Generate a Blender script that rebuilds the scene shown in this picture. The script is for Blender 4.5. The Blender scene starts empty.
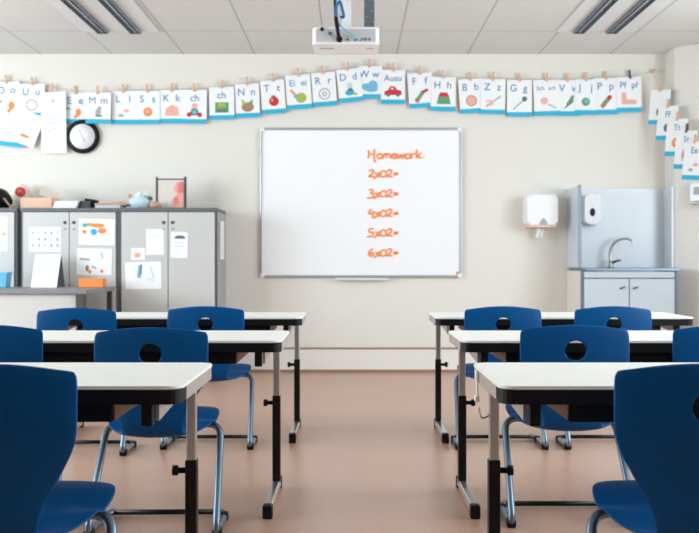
import bpy, bmesh, math, random
from mathutils import Vector, Matrix
random.seed(7)
S = bpy.context.scene
COL = S.collection
PI = math.pi
F = 940.0            # focal length in pixels
VX, VY = 352.0, 262.0
CZ = 0.92            # eye height


def at(px, py, d):
    """world point seen at pixel (px, py) at distance d in front of the camera"""
    return Vector(((px - VX) * d / F, d, CZ + (VY - py) * d / F))


# ------------------------------------------------------------------ materials
def srgb(r, g, b):
    f = lambda c: (c / 255 / 12.92) if c / 255 <= 0.04045 else ((c / 255 + 0.055) / 1.055) ** 2.4
    return (f(r), f(g), f(b), 1)


MATS = {}


def mat(name, rgb, rough=0.6, metal=0.0, spec=0.5, noise=0.0, nscale=60.0, bump=0.0, trans=0.0, coat=0.0):
    if name in MATS:
        return MATS[name]
    m = bpy.data.materials.new(name)
    m.use_nodes = True
    nt = m.node_tree
    b = nt.nodes['Principled BSDF']
    c = srgb(*rgb)
    b.inputs['Base Color'].default_value = c
    b.inputs['Roughness'].default_value = rough
    b.inputs['Metallic'].default_value = metal
    b.inputs['Specular IOR Level'].default_value = spec
    b.inputs['Coat Weight'].default_value = coat
    if trans:
        b.inputs['Transmission Weight'].default_value = trans
    tc = nt.nodes.new('ShaderNodeTexCoord')
    nz = nt.nodes.new('ShaderNodeTexNoise')
    nz.inputs['Scale'].default_value = nscale
    nz.inputs['Detail'].default_value = 4
    nt.links.new(tc.outputs['Object'], nz.inputs['Vector'])
    if noise:
        mx = nt.nodes.new('ShaderNodeMix')
        mx.data_type = 'RGBA'
        mx.inputs['A'].default_value = tuple(x * (1 - noise) for x in c[:3]) + (1,)
        mx.inputs['B'].default_value = tuple(min(1, x * (1 + noise)) for x in c[:3]) + (1,)
        nt.links.new(nz.outputs['Fac'], mx.inputs['Factor'])
        nt.links.new(mx.outputs['Result'], b.inputs['Base Color'])
    if bump:
        bp = nt.nodes.new('ShaderNodeBump')
        bp.inputs['Strength'].default_value = bump
        bp.inputs['Distance'].default_value = 0.002
        nt.links.new(nz.outputs['Fac'], bp.inputs['Height'])
        nt.links.new(bp.outputs['Normal'], b.inputs['Normal'])
    MATS[name] = m
    return m


M_WALL = mat('cream_wall_paint', (227, 223, 215), 0.85, noise=0.015, nscale=3, bump=0.15)
M_WALLG = mat('white_wall_paint', (222, 218, 212), 0.85, noise=0.015, nscale=3, bump=0.15)
M_TRUNK = mat('white_skirting_paint', (232, 228, 221), 0.5, noise=0.01)
M_BROWN = mat('brown_trim', (150, 118, 98), 0.55, noise=0.06)
M_BLUE = mat('blue_chair_plastic', (0, 76, 133), 0.42, spec=0.16, noise=0.08, nscale=30, bump=0.12)
M_TUBE = mat('grey_blue_tube', (112, 128, 142), 0.33, metal=0.75, noise=0.03)
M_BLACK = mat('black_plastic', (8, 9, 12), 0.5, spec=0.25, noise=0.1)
M_BLACKM = mat('black_steel', (12, 12, 15), 0.42, spec=0.35, noise=0.08)
M_CHROME = mat('brushed_chrome', (205, 205, 203), 0.28, metal=0.9, noise=0.02)
M_STEEL = mat('grey_steel_rail', (178, 166, 155), 0.45, metal=0.35, noise=0.03)
M_TAN = mat('tan_tray_side', (168, 146, 128), 0.6, noise=0.05)
M_TOP = mat('white_desk_laminate', (236, 234, 228), 0.42, noise=0.015, nscale=40)
M_DOOR = mat('pale_grey_door_laminate', (199, 198, 195), 0.55, noise=0.01)
M_CABF = mat('dark_grey_cabinet_edge', (98, 100, 104), 0.55, noise=0.04)
M_CABS = mat('mid_grey_cabinet_side', (168, 168, 170), 0.6, noise=0.02)
M_DGREY = mat('dark_grey_metal', (78, 76, 76), 0.5, metal=0.3, noise=0.04)
M_PAPER = mat('white_paper', (240, 241, 242), 0.8, noise=0.01)
M_STRIPE = mat('cyan_stripe_print', (44, 176, 212), 0.7, noise=0.03)
M_LETTER = mat('blue_letter_print', (84, 142, 182), 0.8, noise=0.03)
M_PEG = mat('peg_wood', (220, 174, 144), 0.7, noise=0.12, nscale=90)
M_PEGD = mat('dark_peg_wood', (92, 80, 76), 0.7, noise=0.12, nscale=90)
M_STRING = mat('pale_string', (205, 196, 184), 0.9, noise=0.05)
M_INK = mat('orange_marker_ink', (255, 146, 70), 0.8, noise=0.05)
M_BOARD = mat('glossy_whiteboard', (246, 247, 248), 0.16, spec=0.5, noise=0.004, nscale=2)
M_ALU = mat('aluminium_frame', (188, 190, 194), 0.35, metal=0.6, noise=0.02)
M_WHITEP = mat('white_plastic', (236, 236, 236), 0.4, noise=0.01)
M_SINKD = mat('pale_blue_grey_door', (190, 199, 206), 0.5, noise=0.01)
M_SINKF = mat('slate_blue_frame', (92, 108, 126), 0.45, noise=0.04)
M_SPLASH = mat('pale_blue_splash_panel', (210, 216, 221), 0.25, noise=0.01)
M_SPLASHS = mat('blue_grey_side_panel', (204, 213, 223), 0.3, noise=0.02)
M_ORANGE = mat('orange_card', (244, 142, 70), 0.7, noise=0.03)
M_RED = mat('red_print', (205, 45, 60), 0.7, noise=0.03)
M_GREEN = mat('green_print', (100, 158, 112), 0.7, noise=0.03)
M_OLIVE = mat('olive_print', (172, 184, 70), 0.7, noise=0.03)
M_PINK = mat('pink_print', (236, 176, 160), 0.7, noise=0.03)
M_GREY = mat('grey_print', (170, 172, 175), 0.8, noise=0.03)
M_DKGREY = mat('dark_grey_print', (105, 110, 116), 0.8, noise=0.03)
M_BROWNP = mat('brown_print', (170, 128, 100), 0.7, noise=0.03)
M_LBLUE = mat('light_blue_print', (110, 182, 212), 0.6, noise=0.03)
M_PALEBL = mat('pale_blue_plastic', (196, 220, 228), 0.5, noise=0.03)
M_PEACH = mat('peach_cardboard', (226, 186, 160), 0.75, noise=0.04)
M_WOODP = mat('light_brown_folder', (196, 156, 136), 0.7, noise=0.05)
M_BLUEC = mat('blue_cable', (40, 112, 170), 0.5, noise=0.03)
M_TILEW = mat('lamp_white_metal', (222, 223, 224), 0.45, noise=0.01)
M_LOUV = mat('lamp_louvre', (120, 130, 142), 0.25, metal=0.85, noise=0.05)
M_PALEG = mat('pale_grey_plastic', (192, 192, 194), 0.5, noise=0.01)
M_TOWEL = mat('peach_dispenser_tray', (226, 196, 182), 0.6, noise=0.02)  # peach tint paints the light reflected onto the tray


def floor_material():
    m = bpy.data.materials.new('terracotta_pink_vinyl')
    m.use_nodes = True
    nt = m.node_tree
    b = nt.nodes['Principled BSDF']
    tc = nt.nodes.new('ShaderNodeTexCoord')
    n1 = nt.nodes.new('ShaderNodeTexNoise')
    n1.inputs['Scale'].default_value = 55
    n1.inputs['Detail'].default_value = 6
    n2 = nt.nodes.new('ShaderNodeTexNoise')
    n2.inputs['Scale'].default_value = 1.6
    nt.links.new(tc.outputs['Object'], n1.inputs['Vector'])
    nt.links.new(tc.outputs['Object'], n2.inputs['Vector'])
    ad = nt.nodes.new('ShaderNodeMath')
    ad.operation = 'MULTIPLY_ADD'
    ad.inputs[1].default_value = 0.55
    nt.links.new(n1.outputs['Fac'], ad.inputs[0])
    ml = nt.nodes.new('ShaderNodeMath')
    ml.operation = 'MULTIPLY'
    ml.inputs[1].default_value = 0.45
    nt.links.new(n2.outputs['Fac'], ml.inputs[0])
    nt.links.new(ml.outputs[0], ad.inputs[2])
    cr = nt.nodes.new('ShaderNodeValToRGB')
    cr.color_ramp.elements[0].position = 0.3
    cr.color_ramp.elements[0].color = srgb(178, 138, 117)
    cr.color_ramp.elements[1].position = 0.7
    cr.color_ramp.elements[1].color = srgb(195, 155, 132)
    nt.links.new(ad.outputs[0], cr.inputs['Fac'])
    nt.links.new(cr.outputs['Color'], b.inputs['Base Color'])
    b.inputs['Roughness'].default_value = 0.29
    b.inputs['Specular IOR Level'].default_value = 0.5
    bp = nt.nodes.new('ShaderNodeBump')
    bp.inputs['Strength'].default_value = 0.06
    bp.inputs['Distance'].default_value = 0.002
    nt.links.new(n1.outputs['Fac'], bp.inputs['Height'])
    nt.links.new(bp.outputs['Normal'], b.inputs['Normal'])
    return m


def ceiling_material():
    """mineral-fibre tiles 0.594 x 1.2 with thin joints"""
    m = bpy.data.materials.new('ceiling_tiles')
    m.use_nodes = True
    nt = m.node_tree
    b = nt.nodes['Principled BSDF']
    b.inputs['Roughness'].default_value = 0.9
    tc = nt.nodes.new('ShaderNodeTexCoord')
    sp = nt.nodes.new('ShaderNodeSeparateXYZ')
    nt.links.new(tc.outputs['Object'], sp.inputs[0])

    def joint(sock, off, pitch, half):
        a = nt.nodes.new('ShaderNodeMath'); a.operation = 'ADD'; a.inputs[1].default_value = off
        nt.links.new(sock, a.inputs[0])
        p = nt.nodes.new('ShaderNodeMath'); p.operation = 'PINGPONG'; p.inputs[1].default_value = pitch / 2
        nt.links.new(a.outputs[0], p.inputs[0])
        l = nt.nodes.new('ShaderNodeMath'); l.operation = 'LESS_THAN'; l.inputs[1].default_value = half
        nt.links.new(p.outputs[0], l.inputs[0])
        return l.outputs[0]
    jx = joint(sp.outputs['X'], 2.003 + 0.594 * 20, 0.594, 0.006)
    jy = joint(sp.outputs['Y'], -7.08 + 1.2 * 20, 1.2, 0.006)
    mx = nt.nodes.new('ShaderNodeMath'); mx.operation = 'MAXIMUM'
    nt.links.new(jx, mx.inputs[0]); nt.links.new(jy, mx.inputs[1])
    nz = nt.nodes.new('ShaderNodeTexNoise'); nz.inputs['Scale'].default_value = 90
    nt.links.new(tc.outputs['Object'], nz.inputs['Vector'])
    c1 = nt.nodes.new('ShaderNodeMix'); c1.data_type = 'RGBA'
    c1.inputs['A'].default_value = srgb(210, 210, 207); c1.inputs['B'].default_value = srgb(221, 221, 218)
    nt.links.new(nz.outputs['Fac'], c1.inputs['Factor'])
    c2 = nt.nodes.new('ShaderNodeMix'); c2.data_type = 'RGBA'
    nt.links.new(mx.outputs[0], c2.inputs['Factor'])
    nt.links.new(c1.outputs['Result'], c2.inputs['A'])
    c2.inputs['B'].default_value = srgb(176, 176, 176)
    nt.links.new(c2.outputs['Result'], b.inputs['Base Color'])
    return m


# ------------------------------------------------------------------ mesh building
class MB:
    def __init__(self):
        self.bm = bmesh.new()
        self.mi = 0

    def _finish(self, before, smooth):
        for f in self.bm.faces:
            if f not in before:
                f.material_index = self.mi
                f.smooth = smooth

    def box(self, c, s, bev=0.0, rot=None, seg=2, smooth=False):
        before = set(self.bm.faces)
        m = Matrix.Translation(Vector(c))
        if rot is not None:
            m = m @ rot.to_4x4()
        m = m @ Matrix.Diagonal((s[0], s[1], s[2], 1))
        r = bmesh.ops.create_cube(self.bm, size=1, matrix=m)
        if bev:
            es = list({e for v in r['verts'] for e in v.link_edges})
            bmesh.ops.bevel(self.bm, geom=es, offset=min(bev, min(s) * 0.49), segments=seg, affect='EDGES', profile=0.5)
        self._finish(before, smooth)
        return self

    def span(self, x0, x1, y0, y1, z0, z1, bev=0.0, **k):
        return self.box(((x0 + x1) / 2, (y0 + y1) / 2, (z0 + z1) / 2), (abs(x1 - x0), abs(y1 - y0), abs(z1 - z0)), bev, **k)

    def tube(self, pts, r, n=10, cap=True, closed=False):
        pts = [Vector(p) for p in pts]
        before = set(self.bm.faces)
        N = len(pts)
        rs = r if isinstance(r, (list, tuple)) else [r] * N
        tan = []
        for i in range(N):
            a = pts[i - 1] if (i > 0 or closed) else pts[i]
            b = pts[(i + 1) % N] if (i < N - 1 or closed) else pts[i]
            tan.append((b - a).normalized())
        up = Vector((0, 0, 1)) if abs(tan[0].z) < 0.9 else Vector((1, 0, 0))
        nr = tan[0].cross(up).normalized()
        rings = []
        for i in range(N):
            nr = (nr - tan[i] * nr.dot(tan[i])).normalized()
            bi = tan[i].cross(nr)
            rings.append([self.bm.verts.new(pts[i] + (nr * math.cos(2 * PI * k / n) + bi * math.sin(2 * PI * k / n)) * rs[i]) for k in range(n)])
        for i in range(N if closed else N - 1):
            A, B = rings[i], rings[(i + 1) % N]
            for k in range(n):
                self.bm.faces.new((A[k], A[(k + 1) % n], B[(k + 1) % n], B[k]))
        if cap and not closed:
            self.bm.faces.new(rings[0][::-1]); self.bm.faces.new(rings[-1])
        self._finish(before, True)
        return self

    def lathe(self, prof, c=(0, 0, 0), axis='Z', n=28):
        """prof: list of (radius, height)"""
        before = set(self.bm.faces)
        c = Vector(c)
        rings = []
        for r, h in prof:
            ring = []
            for k in range(n):
                a = 2 * PI * k / n
                p = {'Z': Vector((r * math.cos(a), r * math.sin(a), h)), 'Y': Vector((r * math.cos(a), h, r * math.sin(a))), 'X': Vector((h, r * math.cos(a), r * math.sin(a)))}[axis]
                ring.append(self.bm.verts.new(c + p))
            rings.append(ring)
        for A, B in zip(rings, rings[1:]):
            for k in range(n):
                self.bm.faces.new((A[k], A[(k + 1) % n], B[(k + 1) % n], B[k]))
        self.bm.faces.new(rings[0][::-1]); self.bm.faces.new(rings[-1])
        self._finish(before, True)
        return self

    def prism(self, poly, a, b, plane='XZ', bev=0.0):
        """polygon in plane, extruded between a and b along the third axis"""
        before = set(self.bm.faces)
        mk = {'XZ': lambda u, v, w: (u, w, v), 'XY': lambda u, v, w: (u, v, w), 'YZ': lambda u, v, w: (w, u, v)}[plane]
        A = [self.bm.verts.new(mk(u, v, a)) for u, v in poly]
        B = [self.bm.verts.new(mk(u, v, b)) for u, v in poly]
        fs = [self.bm.faces.new(A), self.bm.faces.new(B[::-1])]
        n = len(poly)
        for i in range(n):
            self.bm.faces.new((A[i], B[i], B[(i + 1) % n], A[(i + 1) % n]))
        if bev:
            es = [e for f in fs for e in f.edges]
            bmesh.ops.bevel(self.bm, geom=es, offset=bev, segments=2, affect='EDGES', profile=0.5)
        self._finish(before, False)
        return self

    def grid(self, P, closed_u=False):
        """P[i][j] points -> surface"""
        before = set(self.bm.faces)
        V = [[self.bm.verts.new(p) for p in row] for row in P]
        for i in range(len(V) - 1):
            for j in range(len(V[0]) - 1):
                self.bm.faces.new((V[i][j], V[i][j + 1], V[i + 1][j + 1], V[i + 1][j]))
        self._finish(before, True)
        return V

    def mesh(self, name):
        bmesh.ops.recalc_face_normals(self.bm, faces=self.bm.faces)
        me = bpy.data.meshes.new(name)
        self.bm.to_mesh(me)
        self.bm.free()
        return me


def link(name, data, parent=None, loc=(0, 0, 0), rot=(0, 0, 0)):
    o = bpy.data.objects.new(name, data)
    COL.objects.link(o)
    o.location = loc
    o.rotation_euler = rot
    if parent:
        o.parent = parent
    return o


def part(name, mb, m, parent, label=None, loc=(0, 0, 0), rot=(0, 0, 0)):
    me = mb.mesh(name)
    for x in (m if isinstance(m, (list, tuple)) else [m]):
        me.materials.append(x)
    o = link(name, me, parent, loc, rot)
    if label:
        o['label'] = label
    return o


def tag(o, label, cat, group=None):
    o['label'] = label; o['category'] = cat
    if group:
        o['group'] = group
    return o


def thing(name, label, cat, loc=(0, 0, 0), rz=0.0, group=None):
    return tag(link(name, None, None, loc, (0, 0, rz)), label, cat, group)


def single(name, mb, m, label, cat, loc=(0, 0, 0), rot=(0, 0, 0), group=None):
    return tag(part(name, mb, m, None, None, loc, rot), label, cat, group)


def struct(name, mb, m, parent=None):
    o = part(name, mb, m, parent)
    o['kind'] = 'structure'
    return o


def dup(root, label, loc, rz=0.0):
    r = root.copy(); COL.objects.link(r)
    r.location = loc; r.rotation_euler = (0, 0, rz); r['label'] = label
    for ch in list(root.children):
        c = ch.copy(); COL.objects.link(c); c.parent = r
        for g in list(ch.children):
            d = g.copy(); COL.objects.link(d); d.parent = c
    return r


def rrect(x0, x1, z0, z1, r, n=5):
    p = []
    for cx, cz, a0 in ((x1 - r, z1 - r, 0), (x0 + r, z1 - r, 90), (x0 + r, z0 + r, 180), (x1 - r, z0 + r, 270)):
        for k in range(n + 1):
            a = math.radians(a0 + 90 * k / n)
            p.append((cx + r * math.cos(a), cz + r * math.sin(a)))
    return p


def disc(cx, cz, rx, rz=None, n=20):
    rz = rz or rx
    return [(cx + rx * math.cos(2 * PI * k / n), cz + rz * math.sin(2 * PI * k / n)) for k in range(n)]


_tcache = {}


def text_mesh(s, size):
    key = (s, size)
    if key not in _tcache:
        cu = bpy.data.curves.new('letters', 'FONT')
        cu.body = s; cu.size = size; cu.align_x = 'CENTER'; cu.align_y = 'CENTER'
        cu.extrude = 0.0003; cu.offset = 0.0 if ('M' in s or len(s) > 4) else size * 0.01
        o = bpy.data.objects.new('letters', cu)
        COL.objects.link(o)
        dg = bpy.context.evaluated_depsgraph_get()
        me = bpy.data.meshes.new_from_object(o.evaluated_get(dg))
        bpy.data.objects.remove(o)
        _tcache[key] = me
    return _tcache[key].copy()


def letters(s, size, m, parent, loc, name='letters', label=None):
    me = text_mesh(s, size)
    me.materials.clear(); me.materials.append(m)
    o = link(name, me, parent, loc, (PI / 2, 0, 0))
    if label:
        o['label'] = label
    return o


def bez(pts, n=8):
    """Catmull-Rom through the points"""
    P = [Vector(p) for p in pts]
    out = []
    for i in range(len(P) - 1):
        p0 = P[max(i - 1, 0)]; p1 = P[i]; p2 = P[i + 1]; p3 = P[min(i + 2, len(P) - 1)]
        for k in range(n):
            t = k / n
            out.append(0.5 * ((2 * p1) + (p2 - p0) * t + (2 * p0 - 5 * p1 + 4 * p2 - p3) * t * t + (3 * p1 - p0 - 3 * p2 + p3) * t ** 3))
    out.append(P[-1])
    return out


def round_path(pts, r, n=5):
    """polyline with rounded corners of radius r"""
    P = [Vector(p) for p in pts]
    out = [P[0]]
    for i in range(1, len(P) - 1):
        a = (P[i - 1] - P[i]); b = (P[i + 1] - P[i])
        ra = min(r, a.length * 0.48); rb = min(r, b.length * 0.48)
        A = P[i] + a.normalized() * ra; B = P[i] + b.normalized() * rb
        for k in range(n + 1):
            t = k / n
            out.append(A * (1 - t) ** 2 + P[i] * 2 * t * (1 - t) + B * t * t)
    out.append(P[-1])
    return out


# ------------------------------------------------------------------ the room
WY = 7.866      # whiteboard wall
HC = 2.66       # ceiling
XL, XR, YR = -5.0, 3.6, -2.2
DX, DY = 2.62, 7.642   # corner of the pillar
struct('floor', MB().span(XL - .1, XR + .1, YR - .1, WY + .1, -0.1, 0), floor_material())
struct('ceiling', MB().span(XL - .1, XR + .1, YR - .1, WY + .1, HC, HC + 0.1), ceiling_material())
struct('wall_back', MB().span(XL - .1, DX + .05, WY, WY + 0.1, 0, HC), M_WALL)
# angled corner on the right: a short return, then a diagonal face
poly = [(DX, WY + .05), (DX, DY), (XR, DY - (XR - DX)), (XR + .1, DY - (XR - DX)), (XR + .1, WY + .05)]
struct('wall_corner', MB().prism(poly, 0, HC, 'XY'), M_WALLG)
struct('wall_rear', MB().span(XL - .1, XR + .1, YR - .1, YR, 0, HC), mat('grey_rear_wall', (112, 110, 108), 0.85, noise=0.03))
# left wall with three window openings
wins = [(1.8, 3.4), (3.8, 5.4), (5.8, 6.8)]
wz0, wz1 = 0.85, 2.45
fill_wins = [(1.2, 3.2), (3.7, 5.7)]  # unseen right-hand windows, added to even out the light
YE = DY - (XR - DX)
for nm, x, ye, ww, mm in (('wall_left', XL - .1, WY, wins, M_WALL), ('wall_right', XR, YE, fill_wins, M_WALLG)):
    mb = MB()
    mb.span(x, x + .1, YR, ye, 0, wz0).span(x, x + .1, YR, ye, wz1, HC)
    ys = [YR] + [y for q in ww for y in q] + [ye]
    for a, b in zip(ys[0::2], ys[1::2]):
        mb.span(x, x + .1, a, b, wz0, wz1)
    struct(nm, mb, mm)
for i, (x, a, b) in enumerate([(XL, a, b) for a, b in wins] + [(XR + .1, a, b) for a, b in fill_wins]):
    f = MB()
    t = 0.06
    f.span(x - .08, x - .02, a, b, wz0, wz0 + t).span(x - .08, x - .02, a, b, wz1 - t, wz1)
    f.span(x - .08, x - .02, a, a + t, wz0, wz1).span(x - .08, x - .02, b - t, b, wz0, wz1)
    f.span(x - .08, x - .02, (a + b) / 2 - t / 2, (a + b) / 2 + t / 2, wz0, wz1)
    struct('window_%d' % (i + 1), f, M_WHITEP)  # those on the right wall are added for fill
# skirting duct along the whiteboard wall
struct('baseboard_back', MB().span(XL, DX, WY - 0.02, WY, 0.022, 0.192), M_TRUNK)
struct('trim_1', MB().span(XL, DX, WY - 0.026, WY, 0.192, 0.205, 0.002), M_BROWN)
struct('trim_2', MB().span(XL, DX, WY - 0.022, WY, 0.0, 0.022), M_BROWN)


# ------------------------------------------------------------------ ceiling lamps
def ceiling_lamp(xc, y1, label):
    t = thing('ceiling_light', label, 'ceiling light', (xc, y1 - 0.6, HC), 0, 'recessed louvre lights in the ceiling')
    w, h = 0.285, 0.59
    f = MB()
    f.span(-w, w, -h, h, -0.012, -0.001, 0.003)
    part('housing', f, M_TILEW, t)
    for sx in (-0.13, 0.115):
        tr = MB()
        tr.span(sx - .042, sx - .036, -h + .01, h - .01, -0.03, -0.011).span(sx + .036, sx + .042, -h + .01, h - .01, -0.03, -0.011)
        tr.span(sx - .042, sx + .042, -h + .01, -h + .016, -0.03, -0.011).span(sx - .042, sx + .042, h - .016, h - .01, -0.03, -0.011)
        for k in range(24):
            y = -h + 0.04 + k * (2 * h - .08) / 23
            tr.span(sx - .036, sx + .036, y - .004, y + .004, -0.028, -0.0125)
        lv = part('louvre', tr, M_LOUV, t)
        tb = MB().tube([(sx, -h + .03, -0.02), (sx, h - .03, -0.02)], 0.006, 8)
        part('tube', tb, M_WHITEP, lv)
    return t


ceiling_lamp(-2.033 + .297, 7.07, 'recessed ceiling light with two louvre strips, above the grey cabinets')
ceiling_lamp(1.532 + .297, 7.07, 'recessed ceiling light with two louvre strips, above the sink side')

# ------------------------------------------------------------------ projector
t = thing('projector', 'white projector hanging from the ceiling above the whiteboard', 'projector', (-0.035, 5.34, 2.158))
b = MB()
b.prism(rrect(-0.19, 0.19, 0, 0.285, 0.03), 0.0, 0.097, 'XY', 0.008)
part('housing', b, M_WHITEP, t)
b = MB().span(-0.17, 0.17, -0.003, 0.002, 0.012, 0.085, 0.001)
part('connector_panel', b, M_PALEG, t)
for (cx, cz, r, mm) in ((-0.135, 0.083, 0.011, M_BLACK), (-0.09, 0.06, 0.010, M_DKGREY), (-0.037, 0.027, 0.018, M_BLACK), (0.01, 0.024, 0.008, M_DKGREY),
                        (0.055, 0.022, 0.006, M_DKGREY), (0.085, 0.026, 0.008, M_BLUEC), (0.110, 0.026, 0.008, M_DKGREY), (0.135, 0.026, 0.007, M_DKGREY)):
    part('socket', MB().lathe([(r, -0.008), (r, 0.0)], (cx, 0, cz), 'Y', 16), mm, t)
for cx in (-0.13, -0.09, 0.14):
    part('vent', MB().span(cx - .022, cx + .022, 0.10, 0.12, -0.002, 0.004, 0.001), M_GREY, t)
part('mount_pole', MB().span(-0.022, 0.03, 0.12, 0.17, 0.09, 0.50, 0.004), M_WHITEP, t, 'white mounting pole')
d = MB()
d.span(0.105, 0.165, 0.10, 0.11, 0.09, 0.50, 0.002)
for k in range(12):
    d.lathe([(0.008, -0.004), (0.008, 0.0)], (0.12 + 0.03 * (k % 2), 0.10, 0.12 + k * 0.032), 'Y', 10)
part('mount_strip', d, M_LOUV, t, 'perforated steel mounting strip')
part('cable', MB().tube(bez([(-0.037, -0.008, 0.027), (-0.045, -0.05, 0.06), (-0.055, -0.03, 0.13), (-0.058, 0.03, 0.2), (-0.06, 0.08, 0.30), (-0.055, 0.1, 0.5)]), 0.011, 8), M_BLACK, t, 'thick black cable')
part('cable', MB().tube(bez([(-0.03, 0.03, 0.098), (-0.05, -0.02, 0.12), (-0.055, -0.01, 0.20), (-0.035, 0.03, 0.25), (-0.02, 0.0, 0.2), (-0.012, 0.0, 0.155), (-0.03, 0.02, 0.16)]), 0.008, 8), M_BLUEC, t, 'looped blue cable')
part('cable', MB().tube(bez([(0.085, -0.008, 0.026), (0.06, -0.03, 0.03), (0.02, -0.03, 0.055), (-0.02, -0.02, 0.09), (-0.045, 0.02, 0.14), (-0.055, 0.06, 0.3), (-0.05, 0.08, 0.5)]), 0.004, 6), M_LBLUE, t, 'thin grey-blue cable')

# ------------------------------------------------------------------ whiteboard
bx0, bx1, bz0, bz1 = -0.765, 0.915, 0.79, 2.04
t = thing('whiteboard', 'large whiteboard in aluminium frame with orange handwritten homework sums', 'whiteboard', (0, WY, 0))
part('panel', MB().span(bx0 + .01, bx1 - .01, -0.022, -0.002, bz0 + .01, bz1 - .01), M_BOARD, t, 'glossy white writing surface')
f = MB()
fw = 0.021
f.span(bx0, bx0 + fw, -0.03, -0.001, bz0 + .03, bz1 - .03, 0.005).span(bx1 - fw, bx1, -0.03, -0.001, bz0 + .03, bz1 - .03, 0.005)
f.span(bx0 + .03, bx1 - .03, -0.03, -0.001, bz0, bz0 + fw, 0.005).span(bx0 + .03, bx1 - .03, -0.03, -0.001, bz1 - fw, bz1, 0.005)
part('frame', f, M_ALU, t)
for cx in (bx0 + .016, bx1 - .016):
    for cz in (bz0 + .016, bz1 - .016):
        part('corner_cap', MB().box((cx, -0.017, cz), (0.036, 0.034, 0.036), 0.006), M_WHITEP, t)
tr = MB().span(-0.14, 0.30, -0.07, -0.02, bz0 - .022, bz0 - .014, 0.003).span(-0.14, 0.30, -0.07, -0.064, bz0 - .022, bz0 - .004, 0.002)
part('pen_tray', tr, M_WHITEP, t)
part('logo', MB().lathe([(0.017, -0.0235), (0.017, -0.021)], (0.885, 0, 0.825), 'Y', 16), M_INK, t, 'small orange dot mark in the corner')

# handwriting: strokes per character in a 0..1 box
GL = {
    'H': (0.85, [[(.05, 1.0), (.1, .5), (.0, 0)], [(.0, .45), (.3, .55), (.6, .5)], [(.62, 1.15), (.58, .5), (.6, -.3), (.75, -.4)]]),
    'o': (0.55, [[(.25, .6), (.02, .35), (.1, .02), (.38, .05), (.48, .4), (.25, .6)]]),
    'm': (0.8, [[(.0, .55), (.04, .0)], [(.04, .35), (.2, .6), (.32, .45), (.32, .02)], [(.32, .35), (.5, .6), (.65, .45), (.7, .0)]]),
    'e': (0.5, [[(.02, .3), (.4, .38), (.3, .6), (.06, .45), (.06, .1), (.25, .0), (.46, .12)]]),
    'w': (0.75, [[(.0, .6), (.12, .02), (.34, .5), (.48, .02), (.68, .62)]]),
    'r': (0.45, [[(.02, .6), (.06, .0)], [(.05, .35), (.2, .58), (.42, .55)]]),
    'k': (0.6, [[(.05, 1.1), (.08, .0)], [(.48, .65), (.1, .3)], [(.16, .34), (.52, .0)]]),
    ':': (0.3, [[(.1, .1), (.13, .13)], [(.12, .45), (.15, .48)]]),
    '0': (0.62, [[(.3, .85), (.05, .6), (.06, .15), (.3, .0), (.55, .25), (.52, .7), (.3, .85)]]),
    'x': (0.5, [[(.02, .6), (.42, -.02)], [(.42, .62), (.1, .0), (-.1, -.25)]]),
    '2': (0.62, [[(.05, .75), (.3, 1.0), (.48, .75), (.3, .4), (.02, .05), (.3, .08), (.56, .02)]]),
    '3': (0.62, [[(.05, .95), (.35, 1.0), (.42, .75), (.2, .55), (.48, .4), (.42, .0), (.05, -.15), (-.15, -.1)]]),
    '4': (0.62, [[(.25, 1.0), (.02, .4), (.5, .45)], [(.45, .8), (.4, .3), (.38, -.25)]]),
    '5': (0.62, [[(.5, 1.0), (.12, .95), (.08, .55), (.4, .5), (.42, .1), (.1, -.1), (-.15, -.05)]]),
    '6': (0.62, [[(.42, 1.0), (.08, .6), (.05, .15), (.3, .0), (.48, .25), (.3, .45), (.08, .25)]]),
    '=': (0.55, [[(.05, .5), (.45, .55)], [(.05, .28), (.45, .33)]]),
}


def handwriting(s, px, py, h, width):
    """one written line whose baseline starts at pixel (px, py) of the board plane"""
    total = sum(GL[c][0] for c in s)
    k = width / total
    p0 = at(px, py, WY - 0.0225)
    x = p0.x
    mb = MB()
    for c in s:
        w, strokes = GL[c]
        for st in strokes:
            pts = [(x + a * k, -0.0235, p0.z + b * h) for a, b in st]
            path = bez(pts, 5) if len(pts) > 2 else [Vector(p) for p in pts]
            mb.tube(path, 0.0075, 6)
        x += w * k
    part('handwriting', mb, M_INK, t, 'orange handwritten ' + {'H': 'word Homework'}.get(s[0], 'sum ' + s))


handwriting('Homework:', 368, 158.5, 0.068, 0.48)
for s, y in (('2x02=', 177), ('3x02=', 197), ('4x02=', 216.5), ('5x02=', 236), ('6x02=', 256)):
    handwriting(s, 368.5, y, 0.062, 0.255)


# ------------------------------------------------------------------ alphabet cards on the string
CY = WY - 0.03
SC = F / CY
CARD_W, CARD_H = 0.205, 0.285


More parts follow.
